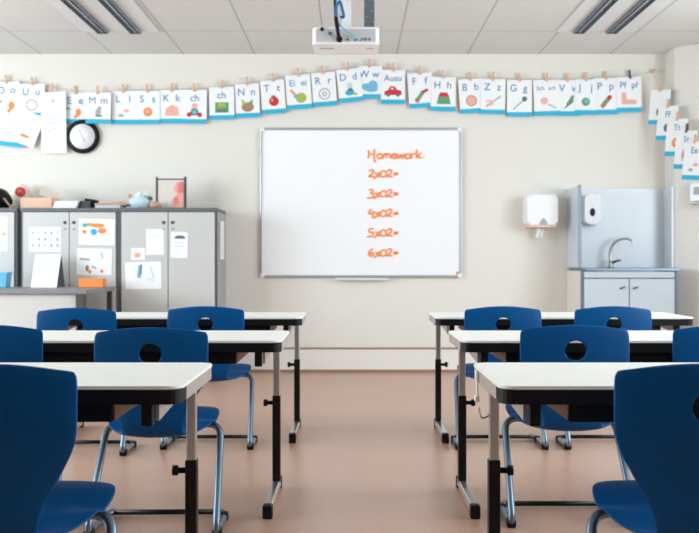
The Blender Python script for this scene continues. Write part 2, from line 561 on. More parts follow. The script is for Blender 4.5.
def pic_mesh(items, w, h):
    """flat printed motif: items of (shape, material, numbers), coordinates in fractions of the card"""
    mb = MB(); mats = []
    for n, (kind, m, *a) in enumerate(items):
        if m not in mats:
            mats.append(m)
        mb.mi = mats.index(m)
        y0, y1 = -0.0009 - 0.0003 * n, 0.0
        if kind == 'disc':
            mb.prism(disc(a[0] * w, a[1] * h, a[2] * w, (a[3] if len(a) > 3 else a[2]) * w), y0, y1)
        elif kind == 'ring':
            o_, i_ = disc(a[0] * w, a[1] * h, a[2] * w + .005), disc(a[0] * w, a[1] * h, a[2] * w - .005)
            for q in range(20):
                q2 = (q + 1) % 20
                mb.prism([o_[q], o_[q2], i_[q2], i_[q]], y0, y1)
        elif kind == 'poly':
            mb.prism([(u * w, v * h) for u, v in a[0]], y0, y1)
        elif kind == 'line':
            r_ = a[4] if len(a) > 4 else 0.006
            A_, B_ = Vector((a[0] * w, a[1] * h)), Vector((a[2] * w, a[3] * h))
            d_ = (B_ - A_).normalized(); n_ = Vector((-d_.y, d_.x)) * r_; d_ = d_ * r_ * .5
            mb.prism([tuple(v) for v in (A_ - n_ - d_, B_ - n_ + d_, B_ + n_ + d_, A_ + n_ - d_)], y0, y1)
    return mb, mats


V0 = -0.64     # picture height on the card (fraction, from the top)
PICS = {
    'egg': [('ring', M_GREY, 0, V0, .2)],
    'orange': [('disc', M_ORANGE, 0, V0, .19), ('disc', M_PINK, -.02, V0 + .02, .09)],
    'fish': [('disc', M_PINK, .1, V0 + .04, .12, .07), ('disc', M_GREY, -.12, V0 - .1, .12, .06)],
    'mouse': [('disc', M_GREY, 0, V0, .12, .16), ('disc', M_GREY, .05, V0 + .13, .08), ('line', M_DKGREY, -.1, V0 - .12, .15, V0 - .12)],
    'donkey': [('disc', M_ORANGE, .15, V0, .12, .16), ('line', M_ORANGE, .1, V0 - .1, .0, V0 - .16, .012), ('disc', M_GREY, -.3, V0 + .12, .1, .06)],
    'cheese': [('poly', M_PINK, [(-.3, V0 - .14), (.3, V0 - .14), (.26, V0 + .1), (0, V0 + .2), (-.25, V0 + .08)])],
    'child': [('disc', M_PINK, 0, V0 + .16, .12), ('poly', M_DKGREY, [(-.2, V0 - .12), (.2, V0 - .12), (.12, V0 + .08), (-.12, V0 + .08)]), ('disc', M_RED, .22, V0 - .1, .1), ('disc', M_RED, -.22, V0 - .1, .1), ('disc', M_LBLUE, 0, V0 - .02, .1)],
    'book': [('poly', M_GREEN, [(-.27, V0 - .15), (.27, V0 - .15), (.27, V0 + .17), (-.27, V0 + .17)]), ('poly', M_OLIVE, [(-.15, V0 + .02), (.15, V0 + .02), (.15, V0 + .15), (-.15, V0 + .15)]), ('poly', M_DKGREY, [(-.2, V0 - .12), (.2, V0 - .12), (.2, V0 - .05), (-.2, V0 - .05)])],
    'nest': [('disc', M_BROWNP, 0, V0 - .05, .26, .2), ('poly', M_OLIVE, [(-.22, V0), (-.25, V0 + .2), (-.02, V0 + .06)]), ('poly', M_GREEN, [(.2, V0), (.22, V0 + .18), (.02, V0 + .06)])],
    'tomato': [('disc', M_RED, .02, V0, .2), ('line', M_GREEN, -.06, V0 + .16, .08, V0 + .16), ('disc', M_PINK, -.05, V0 + .04, .05)],
    'jug': [('disc', M_OLIVE, .08, V0 - .04, .22, .2), ('line', M_ORANGE, -.3, V0 + .2, -.1, V0 + .02, .009), ('disc', M_LBLUE, -.12, V0 + .02, .09)],
    'wheel': [('ring', M_GREY, 0, V0, .22), ('ring', M_GREY, 0, V0, .08)],
    'duck': [('disc', M_STRIPE, -.02, V0 - .08, .2, .12), ('poly', M_DKGREY, [(-.15, V0 - .02), (.15, V0 - .05), (.02, V0 + .12)]), ('disc', M_PALEBL, .0, V0 + .14, .12), ('disc', M_OLIVE, .2, V0 - .14, .1, .05)],
    'cloud': [('disc', M_LBLUE, -.16, V0, .17, .15), ('disc', M_LBLUE, .12, V0 + .05, .2, .2), ('disc', M_LBLUE, .05, V0 - .06, .28, .14)],
    'car': [('poly', M_RED, [(-.36, V0 - .1), (.36, V0 - .1), (.34, V0 + .03), (.16, V0 + .06), (.06, V0 + .16), (-.12, V0 + .16), (-.2, V0 + .05), (-.36, V0)]), ('disc', M_DKGREY, -.2, V0 - .1, .07), ('disc', M_DKGREY, .2, V0 - .1, .07), ('poly', M_PALEBL, [(-.1, V0 + .06), (.04, V0 + .06), (.0, V0 + .12), (-.08, V0 + .12)])],
    'brush': [('line', M_GREEN, -.16, V0 - .14, .08, V0 + .08, .016), ('line', M_RED, .08, V0 + .08, .26, V0 + .14, .012), ('disc', M_BROWNP, -.16, V0 - .14, .1)],
    'house': [('poly', M_GREEN, [(-.26, V0 - .16), (.3, V0 - .16), (.24, V0 + .06), (-.2, V0 + .06)]), ('poly', M_RED, [(-.2, V0 + .06), (.24, V0 + .06), (.16, V0 + .18), (-.12, V0 + .18)])],
    'ball': [('disc', M_PINK, 0, V0, .22), ('ring', M_WOODP, 0, V0, .21)],
    'pliers': [('line', M_GREY, -.25, V0 - .12, .3, V0 + .14), ('line', M_PINK, -.3, V0, .1, V0 + .02), ('line', M_PINK, -.3, V0 - .16, .05, V0 - .06)],
    'fork': [('line', M_GREY, -.25, V0 - .16, .15, V0 + .08), ('disc', M_DKGREY, .2, V0 + .12, .1)],
    'bell': [('disc', M_PEACH, -.1, V0 + .05, .14), ('line', M_GREY, .05, V0 - .05, .35, V0 - .16)],
    'bird': [('poly', M_DKGREY, [(-.2, V0 - .2), (.12, V0 + .1), (.25, V0 + .2), (.2, V0)]), ('line', M_GREEN, -.02, V0 - .05, .2, V0 + .18, .012)],
    'yoyo': [('disc', M_GREEN, 0, V0, .2), ('disc', M_LBLUE, .03, V0 + .02, .1)],
    'parrot': [('line', M_BROWNP, -.15, V0 - .15, .12, V0 + .08, .018), ('disc', M_RED, .15, V0 + .1, .09), ('line', M_GREEN, -.1, V0 - .05, .05, V0 + .02, .01)],
    'boot': [('poly', M_PINK, [(-.3, V0 - .14), (.3, V0 - .14), (.3, V0 - .02), (-.1, V0 + .0), (-.12, V0 + .2), (-.3, V0 + .2)])],
    'cup': [('disc', M_DKGREY, 0, V0, .14, .17), ('ring', M_GREY, .16, V0, .08)],
    'faint': [('line', M_GREY, -.2, V0, .1, V0 + .05, .003), ('ring', M_PALEBL, 0, V0 + .18, .12)],
    'smile': [('ring', M_PALEBL, 0, V0 + .12, .16), ('disc', M_ORANGE, .02, V0 - .1, .2, .06)],
    'oval': [('disc', M_PEACH, 0, V0, .18, .26), ('disc', M_DKGREY, 0, V0, .1, .18)],
}


def card(pos, rot, w, h, txt, pic, label, group, stripe=True, tsize=0.075):
    """pos: middle of the upper edge"""
    c = thing('alphabet_card', label, 'card', pos, 0, group)
    c.rotation_euler = rot
    sh = MB()
    P = [[(w * (j / 6 - .5), 0.004 * math.sin(i * .9) * (i / 6) + 0.002 * math.cos(j), -h * i / 6) for j in range(7)] for i in range(7)]
    sh.prism([(-w / 2, -h), (w / 2, -h), (w / 2, 0), (-w / 2, 0)], 0.0, 0.0012)
    part('sheet', sh, M_PAPER, c)
    if stripe:
        part('stripe', MB().span(-w / 2, w / 2, -0.0012, 0.0014, -h - .001, -h + 0.036), M_STRIPE, c)
    if txt:
        ws = txt.split(' ')
        if len(ws) == 2:
            letters(ws[0], tsize, M_LETTER, c, (-0.05, -0.0004, -0.07), 'capital_letter')
            letters(ws[1], tsize, M_LETTER, c, (0.048, -0.0004, -0.07), 'small_letter')
        else:
            letters(txt, tsize, M_LETTER, c, (0, -0.0004, -0.07), 'lettering')
    if pic:
        mb, mats = pic_mesh(PICS[pic], w, h)
        part('picture', mb, mats, c)
    return c


def peg(pos, rot, label, group, dark=False):
    p = thing('clothespin', label, 'clothespin', pos, 0, group)
    p.rotation_euler = rot
    for sy in (-1, 1):
        a = MB()
        a.box((0, sy * 0.0052, 0.0), (0.017, 0.0075, 0.074), 0.002, Matrix.Rotation(sy * 0.05, 3, 'X'))
        part('jaw', a, M_PEGD if dark else M_PEG, p)
    part('spring', MB().tube([(math.cos(a) * 0.0085, math.sin(a * 1) * 0.004, 0.004 + 0.0008 * a) for a in [k * .5 for k in range(14)]], 0.0012, 6), M_CHROME, p)
    return p


G1 = 'alphabet cards pegged on the string above the whiteboard'
G2 = 'clothespins on the string above the whiteboard'
CARDS = [  # left, right, top, bottom, tilt, letters, motif, name
    (-6, 19, 82, 119, 3, 'O o', 'donkey', None, 'card at the far left end of the string, above a drooping sheet'),
    (19, 45, 84, 117, 0, 'U u', 'egg', 'stripe', 'alphabet card U u with a faint round outline'),
    (63, 86, 92, 123, -1, 'E e', 'donkey', 'stripe', 'alphabet card E e with an orange animal, behind the round clock'),
    (87, 112, 93, 124, -1, 'M m', 'mouse', 'stripe', 'alphabet card M m with a small grey mouse'),
    (112, 136, 91, 124, 0, 'L l', 'fish', 'stripe', 'alphabet card L l with two tiny pale pictures'),
    (136, 160, 91, 124, 0, 'S s', 'orange', 'stripe', 'alphabet card S s with a bright orange disc'),
    (160, 184, 90, 123, 0, 'K k', 'cheese', 'stripe', 'alphabet card K k with a peach-coloured wedge'),
    (183, 207, 90, 123.5, -1, 'ch', 'child', 'stripe', 'alphabet card ch with a seated child in blue and red'),
    (209, 234, 87, 119.5, 1, 'ch', 'book', 'stripe', 'alphabet card ch with a square green picture'),
    (235, 259, 84, 117.5, 2, 'N n', 'nest', 'stripe', 'alphabet card N n with a brown nest'),
    (260, 284, 80, 113.5, 4, 'T t', 'tomato', 'stripe', 'alphabet card T t with a red tomato'),
    (285, 310, 75, 109, 4, 'Ei ei', 'jug', 'stripe', 'alphabet card Ei ei with an olive green picture'),
    (311, 335, 72.5, 106, 4, 'R r', 'wheel', 'stripe', 'alphabet card R r with a grey wheel'),
    (336, 360, 69, 102, 6, 'D d', 'duck', 'stripe', 'alphabet card D d with a blue and dark figure'),
    (358, 382, 66, 98.5, 0, 'W w', 'cloud', 'stripe', 'alphabet card W w with a light blue cloud'),
    (381, 405, 70, 104, 0, 'Auau', 'car', 'stripe', 'alphabet card Au au with a red car'),
    (407, 432, 73, 107.5, 4, 'F f', 'brush', 'stripe', 'alphabet card F f with a red and green stick'),
    (431, 456, 77, 111, -1, 'H h', 'house', 'stripe', 'alphabet card H h with a green block and red roof'),
    (458, 482, 79, 113, 4, 'B b', 'ball', 'stripe', 'alphabet card B b with a pink ball'),
    (481, 505.5, 79, 114, -1, 'Z z', 'pliers', 'stripe', 'alphabet card Z z with thin grey and pink pliers'),
    (507, 532, 80, 116.5, 0, 'G g', 'fork', 'stripe', 'alphabet card G g with a thin grey fork'),
    (533, 559, 80, 115.5, 2, 'Sch sch', 'bell', 'stripe', 'alphabet card Sch sch with a small peach dot'),
    (556, 580, 80, 115.5, 0, 'V v', 'bird', 'stripe', 'alphabet card V v with a dark slanting bird'),
    (575.5, 596.5, 79.5, 114.5, -1, 'J j', 'yoyo', 'stripe', 'alphabet card J j with a green yoyo'),
    (593, 618, 78, 114, 1, 'P p', 'parrot', 'stripe', 'alphabet card P p with a brown and red parrot'),
    (616, 641, 77, 112, 1, 'Pf pf', 'boot', 'stripe', 'alphabet card with a pink boot, last before the corner'),
]
string_pts = [at(-30, 80, CY + .006)]
for n, (x0, x1, yt, yb, tilt, txt, pic, st, lab) in enumerate(CARDS):
    w = (x1 - x0) / SC
    h = (yb - yt) / SC
    off = -0.005 * (n % 2)
    p = at((x0 + x1) / 2, yt, CY)
    off = {2: .022, 3: -.03}.get(n, off)
    p.y += off
    ts = 0.082 if len(txt) < 4 else (0.072 if len(txt) < 6 else 0.048)
    card(p, (0, -math.radians(tilt), 0), w, h, txt, pic, lab, G1, bool(st), ts)
    pp = at((x0 + x1) / 2 + random.uniform(-1, 1), yt - 2.5, CY)
    pp.y += off - 0.001
    nm = lab.split(' with')[0].split(',')[0].replace('alphabet card', 'card')
    if lab.startswith('card at'):
        nm = 'card at the far left end'
    if nm == 'card ch':
        nm = 'ch card with the child' if pic == 'child' else 'ch card with the green picture'
    if nm == 'card':
        nm = 'last card with the pink boot'
    dark = n == len(CARDS) - 1
    peg(pp, (0, random.uniform(-.15, .15), 0), ('dark ' if dark else 'tan ') + 'wooden clothespin holding the ' + nm, G2, dark)
    string_pts.append(at((x0 + x1) / 2, yt - 1, CY + .006))
string_pts.append(at(652, 72, CY + .006))
single('string', MB().tube(bez(string_pts, 4), 0.0022, 6), M_STRING, 'pale string of cards stretched across the wall above the whiteboard', 'string')
single('hook', MB().tube([(0, 0, 0), (0, -0.05, 0.006)], 0.012, 10), M_PEG, 'small wooden wall hook at the end of the card string', 'hook', at(652, 72, WY))

# loose sheets hanging under the left end
p = at(53, 92, CY - 0.012)
s = tag(card(p, (0, math.radians(-1), 0), 25 / SC, 61 / SC, 'a', 'faint', 'x', 'x', False, 0.05), 'long narrow white sheet pegged beside the clock', 'sheet', 'loose sheets under the string')
s.name = 'paper_sheet'
peg(at(52, 88, CY - 0.014), (0, .1, 0), 'tan wooden clothespin holding the long narrow sheet', G2)
p = at(11, 114, CY - 0.008)
s = tag(card(p, (0, math.radians(6), 0), 30 / SC, 32 / SC, '', 'faint', 'x', 'x', True), 'pale card drooping below the O o card', 'card', 'loose sheets under the string')
p = at(33, 113, CY - 0.013)
s = tag(card(p, (0, math.radians(22), 0), 26 / SC, 33 / SC, '', 'smile', 'x', 'x', False), 'tilted white card with an orange smile, hanging below the U u card', 'card', 'loose sheets under the string')

# second string in the right corner
G3 = 'alphabet cards on the short string in the corner'
RC = [(661, 90, 2.520, 7.67, 34, '', 'cup', 'topmost alphabet card of the corner string'),
      (669.5, 106, 2.566, 7.60, 34, 'Ff', 'cup', 'second alphabet card down the corner string, with a dark motif'),
      (677.5, 119, 2.618, 7.51, 37, 'Tt', 'orange', 'alphabet card with an orange disc on the corner string'),
      (686.5, 131, 2.672, 7.43, 38, 'St', 'oval', 'alphabet card with a tall brown oval on the corner string'),
      (695, 142, 2.72, 7.36, 38, 'Ee', 'fish', 'lowest alphabet card on the corner string')]
spts = [at(652, 72, CY)]
for n, (px, py, X, Y, hh, txt, pic, lab) in enumerate(RC):
    z = CZ + (VY - py) * Y / F
    ang = math.atan2(-0.85, 0.53)
    nv = Vector((-0.85, -0.53, 0)) * (0.012 * n)
    card((X + nv.x, Y + nv.y, z), (0, math.radians(6), ang), 0.2, hh / F * Y, txt, pic, lab, G3, True, 0.07)
    peg((X + nv.x, Y + nv.y, z + .02), (0, 0.1, ang), 'wooden clothespin on the ' + ['topmost card', 'second card', 'orange disc card', 'brown oval card', 'lowest card'][n] + ' of the corner string', 'clothespins on the corner string', n == 3)
    spts.append(Vector((X + .008, Y + .005, z + .008)))
spts.append(Vector((2.80, 7.2, spts[-1].z - .2)))
single('string', MB().tube(bez(spts, 4), 0.0022, 6), M_STRING, 'short pale string of cards sloping down the corner by the sink', 'string')

# ------------------------------------------------------------------ wall clock
p = at(83.5, 137, WY)
t = thing('wall_clock', 'round black-rimmed wall clock hanging under the alphabet cards', 'clock', (p.x, WY, p.z))
r = 0.14
part('rim', MB().lathe([(r - .045, -0.014), (r, -0.014), (r + .002, -0.024), (r - .008, -0.036), (r - .03, -0.038), (r - .042, -0.032)], (0, 0, 0), 'Y', 48), M_BLACK, t)
part('wall_mount', MB().lathe([(.04, -0.02), (.04, 0.0)], (0, 0, 0), 'Y', 20), M_BLACK, t)
part('dial', MB().lathe([(r - .036, -0.036), (r - .036, -0.022)], (0, 0, 0), 'Y', 40), M_PAPER, t)
part('hand', MB().tube([(0, -0.039, 0), (0.022, -0.039, -0.045)], 0.003, 6), M_GREY, t, 'short grey hand')
part('hand', MB().tube([(0, -0.04, 0), (-0.03, -0.04, 0.055)], 0.0022, 6), M_GREY, t, 'long grey hand')

# ------------------------------------------------------------------ tall grey cabinets
YF = 7.396
ZT = 1.345


def cabinet(x0, x1, label):
    w = x1 - x0
    t = thing('cabinet', label, 'cabinet', (x0, YF, 0), 0, 'grey two-door cabinets along the wall')
    D = WY - YF - 0.004
    b = MB()
    b.span(0.001, 0.018, 0, D, 0.0, ZT - .03).span(w - .018, w - .001, 0, D, 0.0, ZT - .03)
    b.span(0.018, w - .018, 0.02, D, 0.05, 0.07).span(0.018, w - .018, D - .012, D, 0.05, ZT - .03).span(0.018, w - .018, 0.03, 0.05, 0.0, 0.05)
    part('carcass', b, M_CABS, t)
    for q in (0.001, w - .0175):
        part('edge_band', MB().span(q, q + .0165, -0.004, 0.0, 0, ZT - .03), M_CABF, t)
    part('top', MB().span(0.0, w, -0.014, D, ZT - .03, ZT, 0.003), M_CABF, t, 'dark grey cabinet top')
    for k in range(2):
        a = 0.0185 + k * (w - .037) / 2
        c = a + (w - .037) / 2
        d = part('door', MB().span(a + .003, c - .003, -0.016, 0.002, 0.055, ZT - .034, 0.002), M_DOOR, t)
        lx = c - .035 if k == 0 else a + .035
        part('lock', MB().lathe([(0.011, -0.024), (0.013, -0.016)], (lx, 0, ZT - .115), 'Y', 14), M_DGREY, d)
        part('lock', MB().lathe([(0.008, -0.022), (0.009, -0.016)], (lx, 0, ZT - .165), 'Y', 14), M_GREY, d)
    return t


cabinet(-3.39, -2.632, 'grey two-door cabinet at the left end, partly out of view')
cabinet(-2.606, -1.834, 'grey two-door cabinet in the middle, behind the teacher desk')
cabinet(-1.832, -1.056, 'grey two-door cabinet nearest the whiteboard')
single('filler_strip', MB().span(-2.630, -2.608, YF - .012, WY - .01, 0, ZT - .03), M_BLACK, 'narrow black upright strip between the left and middle cabinets', 'strip')  # black strip paints the shade in the gap between the cabinets

# papers on the doors
GP = 'papers stuck on the cabinet doors'
YP = YF - 0.0175


def paper(x0, x1, y0, y1, label, items=(), tilt=0, m=None, name='paper_sheet', curl=0.0):
    d = YP
    a = at(x0, y0, d); b = at(x1, y1, d)
    w = b.x - a.x; h = a.z - b.z
    o = thing(name, label, 'paper', ((a.x + b.x) / 2, d, a.z), 0, GP)
    o.rotation_euler = (0, math.radians(tilt), 0)
    mb = MB().prism([(-w / 2, -h), (w / 2, -h), (w / 2, 0), (-w / 2, 0)], -0.0012, 0.0)
    part('sheet', mb, m or M_PAPER, o)
    if items:
        q, mats = pic_mesh(items, w, h)
        part('drawing', q, mats, o, loc=(0, -0.0012, 0))
    return o


paper(-12, 7.5, 217, 251, 'white sheet with a faint pink mark on the left cabinet', [('disc', M_PINK, .3, -.5, .12, .1)])
cal = []
for i in range(5):
    for j in range(3):
        cal.append(('line', M_PALEBL if (i + j) % 3 == 1 else M_GREY, -.38 + .19 * i, -.2 - .25 * j, -.36 + .19 * i, -.28 - .25 * j, 0.006))
paper(29, 61, 227, 252, 'wide calendar sheet with rows of small grey marks on the middle cabinet', cal)
paper(79, 115, 219, 245, 'white sheet with an orange and teal drawing on the middle cabinet',
      [('disc', M_OLIVE, -.2, -.22, .12, .05), ('disc', M_ORANGE, .02, -.25, .2, .06), ('disc', M_STRIPE, -.08, -.5, .09), ('disc', M_ORANGE, .15, -.45, .12, .08), ('disc', M_ORANGE, -.34, -.5, .06), ('disc', M_STRIPE, -.34, -.25, .06)], 1)
paper(77, 112, 248.5, 275, 'white sheet with scattered tiny drawings below the colourful drawing',
      [('line', M_GREY, -.4, -.4, -.15, -.42, .008), ('line', M_GREY, .2, -.15, .24, -.35, .005), ('disc', M_BROWNP, -.2, -.75, .05, .09), ('disc', M_ORANGE, -.12, -.88, .05), ('line', M_GREY, -.05, -.68, .05, -.75, .006), ('disc', M_ORANGE, .22, -.85, .05)], 1)
paper(146, 164, 229, 255, 'blank white sheet, upper one on the cabinet nearest the whiteboard', [('line', M_PALEBL, -.3, -.3, .3, -.3, .003)])
paper(131, 145, 248, 260, 'small white note with a pink mark on the cabinet nearest the whiteboard', [('disc', M_PINK, -.05, -.55, .25, .15), ('disc', M_ORANGE, -.05, -.7, .2, .05)], -1)
paper(125, 161, 262, 289, 'wide white drawing with a blue figure, below the small pink note',
      [('line', M_LBLUE, -.08, -.15, -.12, -.55, .014), ('line', M_DKGREY, -.05, -.1, -.07, -.45, .006), ('line', M_PALEBL, .2, -.2, .3, -.6, .005), ('line', M_PALEBL, .1, -.6, .3, -.7, .005)], -1)
paper(171, 188, 232, 258, 'white sheet with a dark car-like sketch near the door locks',
      [('poly', M_DKGREY, [(-.3, -.2), (-.1, -.13), (.2, -.13), (.35, -.2), (.3, -.26), (-.25, -.26)]), ('line', M_PALEBL, -.3, -.4, .3, -.4, .004), ('line', M_PALEBL, -.3, -.55, .3, -.55, .004)], 1)
o = thing('hanging_board', 'thin white board hanging on the side of the cabinet nearest the whiteboard', 'board', (-1.055, 7.56, 1.1))
part('panel', MB().span(0.001, 0.014, -0.08, 0.10, -0.16, 0.15, 0.003), M_WHITEP, o)
part('hook', MB().tube([(0.002, 0.0, 0.15), (0.008, 0, 0.17), (0.002, 0, 0.185)], 0.003, 6), M_CHROME, o)

# ------------------------------------------------------------------ things lying on the cabinets
Z0 = ZT + 0.0005


def blob(mb, c, rad, n=18, flat=0.0, bumps=0.08, seed=1):
    rnd = random.Random(seed)
    ph = [rnd.uniform(0, 6) for _ in range(6)]
    P = []
    for i in range(n + 1):
        th = PI * i / n
        row = []
        for j in range(n + 1):
            a = 2 * PI * (j % n) / n
            k = 1 + bumps * (math.sin(3 * a + ph[0]) * math.sin(2 * th + ph[1]) + 0.6 * math.sin(5 * a + ph[2]) * math.sin(4 * th + ph[3]))
            v = Vector((rad[0] * math.sin(th) * math.cos(a) * k, rad[1] * math.sin(th) * math.sin(a) * k, rad[2] * math.cos(th) * k))
            v.z = max(v.z, flat)
            row.append(Vector(c) + v)
        P.append(row)
    mb.grid(P)
    bmesh.ops.remove_doubles(mb.bm, verts=mb.bm.verts, dist=1e-5)
    return mb


t = thing('bag', 'rounded black bag with a brown strap on top of the left cabinet', 'bag', (-2.835, 7.55, Z0))
part('body', blob(MB(), (0, 0, 0.075), (0.10, 0.10, 0.088), flat=-0.075, seed=3), M_BLACK, t)
part('strap', MB().tube(bez([(0.07, -0.075, 0.08), (0.10, -0.1, 0.05), (0.135, -0.1, 0.012), (0.16, -0.08, 0.008)]), 0.008, 8), M_BROWN, t, 'thin brown strap')
p = at(18, 195, 7.66)
t = thing('plastic_bag', 'crumpled cream bag with a round red emblem behind the peach box', 'bag', (p.x, 7.76, Z0))
part('body', blob(MB(), (0, 0, 0.095), (0.088, 0.06, 0.115), flat=-0.095, seed=5), mat('cream_bag', (236, 228, 214), 0.6, noise=0.02), t)
e = MB()
e.prism(disc(0.004, 0.15, 0.040), -0.072, -0.05)
em = part('emblem', e, M_RED, t, 'round red emblem')
part('emblem_mark', MB().tube([(-0.008, -0.0735, 0.135), (-0.004, -0.0735, 0.162), (0.014, -0.0735, 0.158), (0.012, -0.0735, 0.145)], 0.004, 6), M_PINK, em)
t = thing('storage_box', 'low peach-coloured open box on the middle cabinet', 'box', (-2.52, 7.5, Z0))
w, d, h = 0.262, 0.16, 0.088
part('body', MB().span(-w / 2, w / 2, 0, 0.006, 0, h, .002).span(-w / 2, w / 2, d, d + .006, 0, h, .002).span(-w / 2, -w / 2 + .006, 0, d, 0, h).span(w / 2 - .006, w / 2, 0, d, 0, h).span(-w / 2, w / 2, 0, d, 0, .006), M_PEACH, t)
part('flap', MB().box((0.08, 0.12, h + .035), (0.18, 0.003, 0.075), 0, Matrix.Rotation(math.radians(22), 3, 'Y') @ Matrix.Rotation(-.3, 3, 'X')), mat('grey_tan_card', (200, 190, 176), 0.7, noise=0.03), t, 'grey-tan folded flap')
t = thing('paper_stack', 'low stack of white paper beside the peach box', 'paper', (-2.28, 7.52, Z0))
for k in range(3):
    part('bundle', MB().box((0.004 * k, 0.05 + .003 * k, 0.010 + .02 * k), (0.185, 0.22, 0.019), 0.002, Matrix.Rotation(.03 * (k - 1), 3, 'Z')), M_PAPER, t)
t = thing('hole_punch', 'small black hole punch on the middle cabinet', 'hole punch', (-2.12, 7.5, Z0))
part('base', MB().span(-0.055, 0.035, 0, 0.1, 0, 0.062, .004), mat('charcoal_plastic', (52, 54, 58), 0.5, noise=0.05), t)
part('lever', MB().box((0.03, 0.05, 0.066), (0.1, 0.07, 0.024), .006, Matrix.Rotation(.15, 3, 'Y')), M_BLACK, t)
part('spring_post', MB().span(0.02, 0.075, 0.02, 0.08, 0.0, 0.056, .003), M_BLACK, t)
GS = 'folders stacked beside the hole punch'
single('folder', MB().box((0, 0, 0.013), (0.20, 0.2, 0.024), .003), mat('pale_grey_blue_folder', (190, 202, 212), 0.5, noise=0.02), 'pale grey-blue folder, lower one of the two beside the hole punch', 'folder', (-1.94, 7.56, Z0), (0, 0, 0), GS)
single('folder', MB().box((0, 0, 0.009), (0.25, 0.19, 0.016), .003), M_WOODP, 'light brown folder lying on the grey-blue folder', 'folder', (-1.925, 7.57, Z0 + 0.026), (0, 0, 0.05), GS)
single('folder', MB().box((0, 0, 0.006), (0.17, 0.17, 0.010), .003), M_PEACH, 'thin reddish-tan folder, topmost beside the hole punch', 'folder', (-1.93, 7.57, Z0 + 0.044), (0, 0, -0.06), GS)
p = at(140, 200, 7.55)
t = thing('crumpled_bag', 'crumpled pale blue plastic bag beside the small picture frame', 'bag', (p.x, 7.56, Z0))
part('body', blob(MB(), (0, 0, 0.055), (0.088, 0.06, 0.062), flat=-0.055, bumps=0.16, seed=11), M_PALEBL, t)
part('fold', blob(MB(), (0.015, 0.01, 0.105), (0.065, 0.04, 0.032), bumps=.2, seed=4), M_PAPER, t, 'white crumpled fold on top')
part('handle', MB().tube(bez([(-0.05, 0.0, 0.09), (-0.085, 0, 0.115), (-0.09, 0, 0.095), (-0.06, 0, 0.082)]), 0.008, 6), M_WOODP, t, 'light brown handle loop')
part('tie', blob(MB(), (0.08, 0.0, 0.075), (0.02, 0.02, 0.028), bumps=.1, seed=9), M_DKGREY, t, 'dark grey knot')
single('ornament', blob(MB(), (0, 0, 0.026), (0.045, 0.04, 0.03), flat=-0.026, bumps=.12, seed=21), M_WOODP, 'small brown lump between the pale blue bag and the picture frame', 'ornament', (-1.57, 7.50, Z0))
t = thing('picture_frame', 'small standing picture frame with pink picture on top of the cabinet', 'picture frame', (-1.455, 7.56, Z0))
part('post', MB().span(-0.124, -0.108, 0, 0.018, 0.0, 0.26, .002), M_DGREY, t)
part('post', MB().span(0.104, 0.122, 0, 0.018, 0, 0.262, .002), M_DGREY, t)
part('rail', MB().span(-0.108, 0.104, 0.003, 0.012, 0.236, 0.246, .001), M_DGREY, t)
part('rail', MB().span(-0.108, 0.104, 0.003, 0.012, 0.004, 0.012, .001), M_DGREY, t)
part('pane', MB().span(-0.108, 0.104, 0.006, 0.009, 0.012, 0.236), mat('pinkish_grey_pane', (222, 212, 204), 0.25, noise=0.03), t)
q = MB()
q.prism([(0.0, 0.02), (0.098, 0.015), (0.098, 0.225), (0.045, 0.215), (0.02, 0.16), (0.05, 0.12), (0.01, 0.08)], 0.003, 0.0058)
part('picture', q, mat('salmon_picture', (232, 164, 150), 0.7, noise=0.15, nscale=40), t)
q = MB()
q.prism([(0.055, 0.13), (0.098, 0.13), (0.098, 0.222), (0.06, 0.21)], 0.001, 0.0028)
q.prism([(0.03, 0.03), (0.06, 0.05), (0.05, 0.1), (0.02, 0.09)], 0.001, 0.0028)
part('picture_accent', q, mat('coral_print', (226, 122, 116), 0.7, noise=0.05), t)

# ------------------------------------------------------------------ teacher's desk
t = thing('teacher_desk', 'long teacher desk with grey edge and white front panel before the cabinets', 'desk', (-1.84, 6.51, 0))
TZ = 0.728
part('tabletop', MB().span(-1.7, 0, 0, 0.80, TZ - .03, TZ, .003), mat('grey_desktop', (128, 128, 130), 0.5, noise=0.02), t)
part('front_panel', MB().span(-1.62, -0.082, 0.03, 0.045, 0.18, TZ - .032, .002), M_DOOR, t, 'white modesty panel')
for (x, y, r) in ((-0.045, 0.035, 0.03), (-0.03, 0.74, 0.018), (-1.66, 0.035, 0.03), (-1.66, 0.74, 0.018)):
    part('leg', MB().span(x - r, x + r, y - r, y + r, 0, TZ - .03, .004), M_DGREY, t)
TZ += 0.0005
t = thing('pencil_box', 'light blue plastic box at the left end of the teacher desk', 'box', (-2.645, 7.05, TZ))
bb = MB()
w, d, h = 0.12, 0.1, 0.115
q = [(-w / 2 + .01, 0), (w / 2 - .012, 0), (w / 2, h), (-w / 2, h)]
bb.prism(q, 0, d, 'XZ', .004)
part('body', bb, mat('blue_plastic_box', (92, 168, 204), 0.4, noise=0.05), t)
part('rim', MB().span(-w / 2 - .003, w / 2 + .003, -.003, d + .003, h - .012, h + .002, .003), M_LBLUE, t)
t = thing('flip_calendar', 'white tent-shaped flip calendar standing on the teacher desk', 'calendar', (-2.33, 7.12, TZ))
part('sheet', MB().prism([(-0.02, 0.0), (0.092, 0.252), (0.095, 0.252), (-0.017, 0)], -0.098, 0.098, 'YZ'), M_PAPER, t)
part('back_stand', MB().prism([(0.19, 0.0), (0.098, 0.250), (0.095, 0.250), (0.186, 0)], -0.094, 0.098, 'YZ'), M_DKGREY, t, 'grey back stand')
part('printed_line', MB().box((0.0, 0.034, 0.155), (0.13, 0.0015, 0.006), 0, Matrix.Rotation(-math.radians(21), 3, 'X')), M_PALEBL, t)
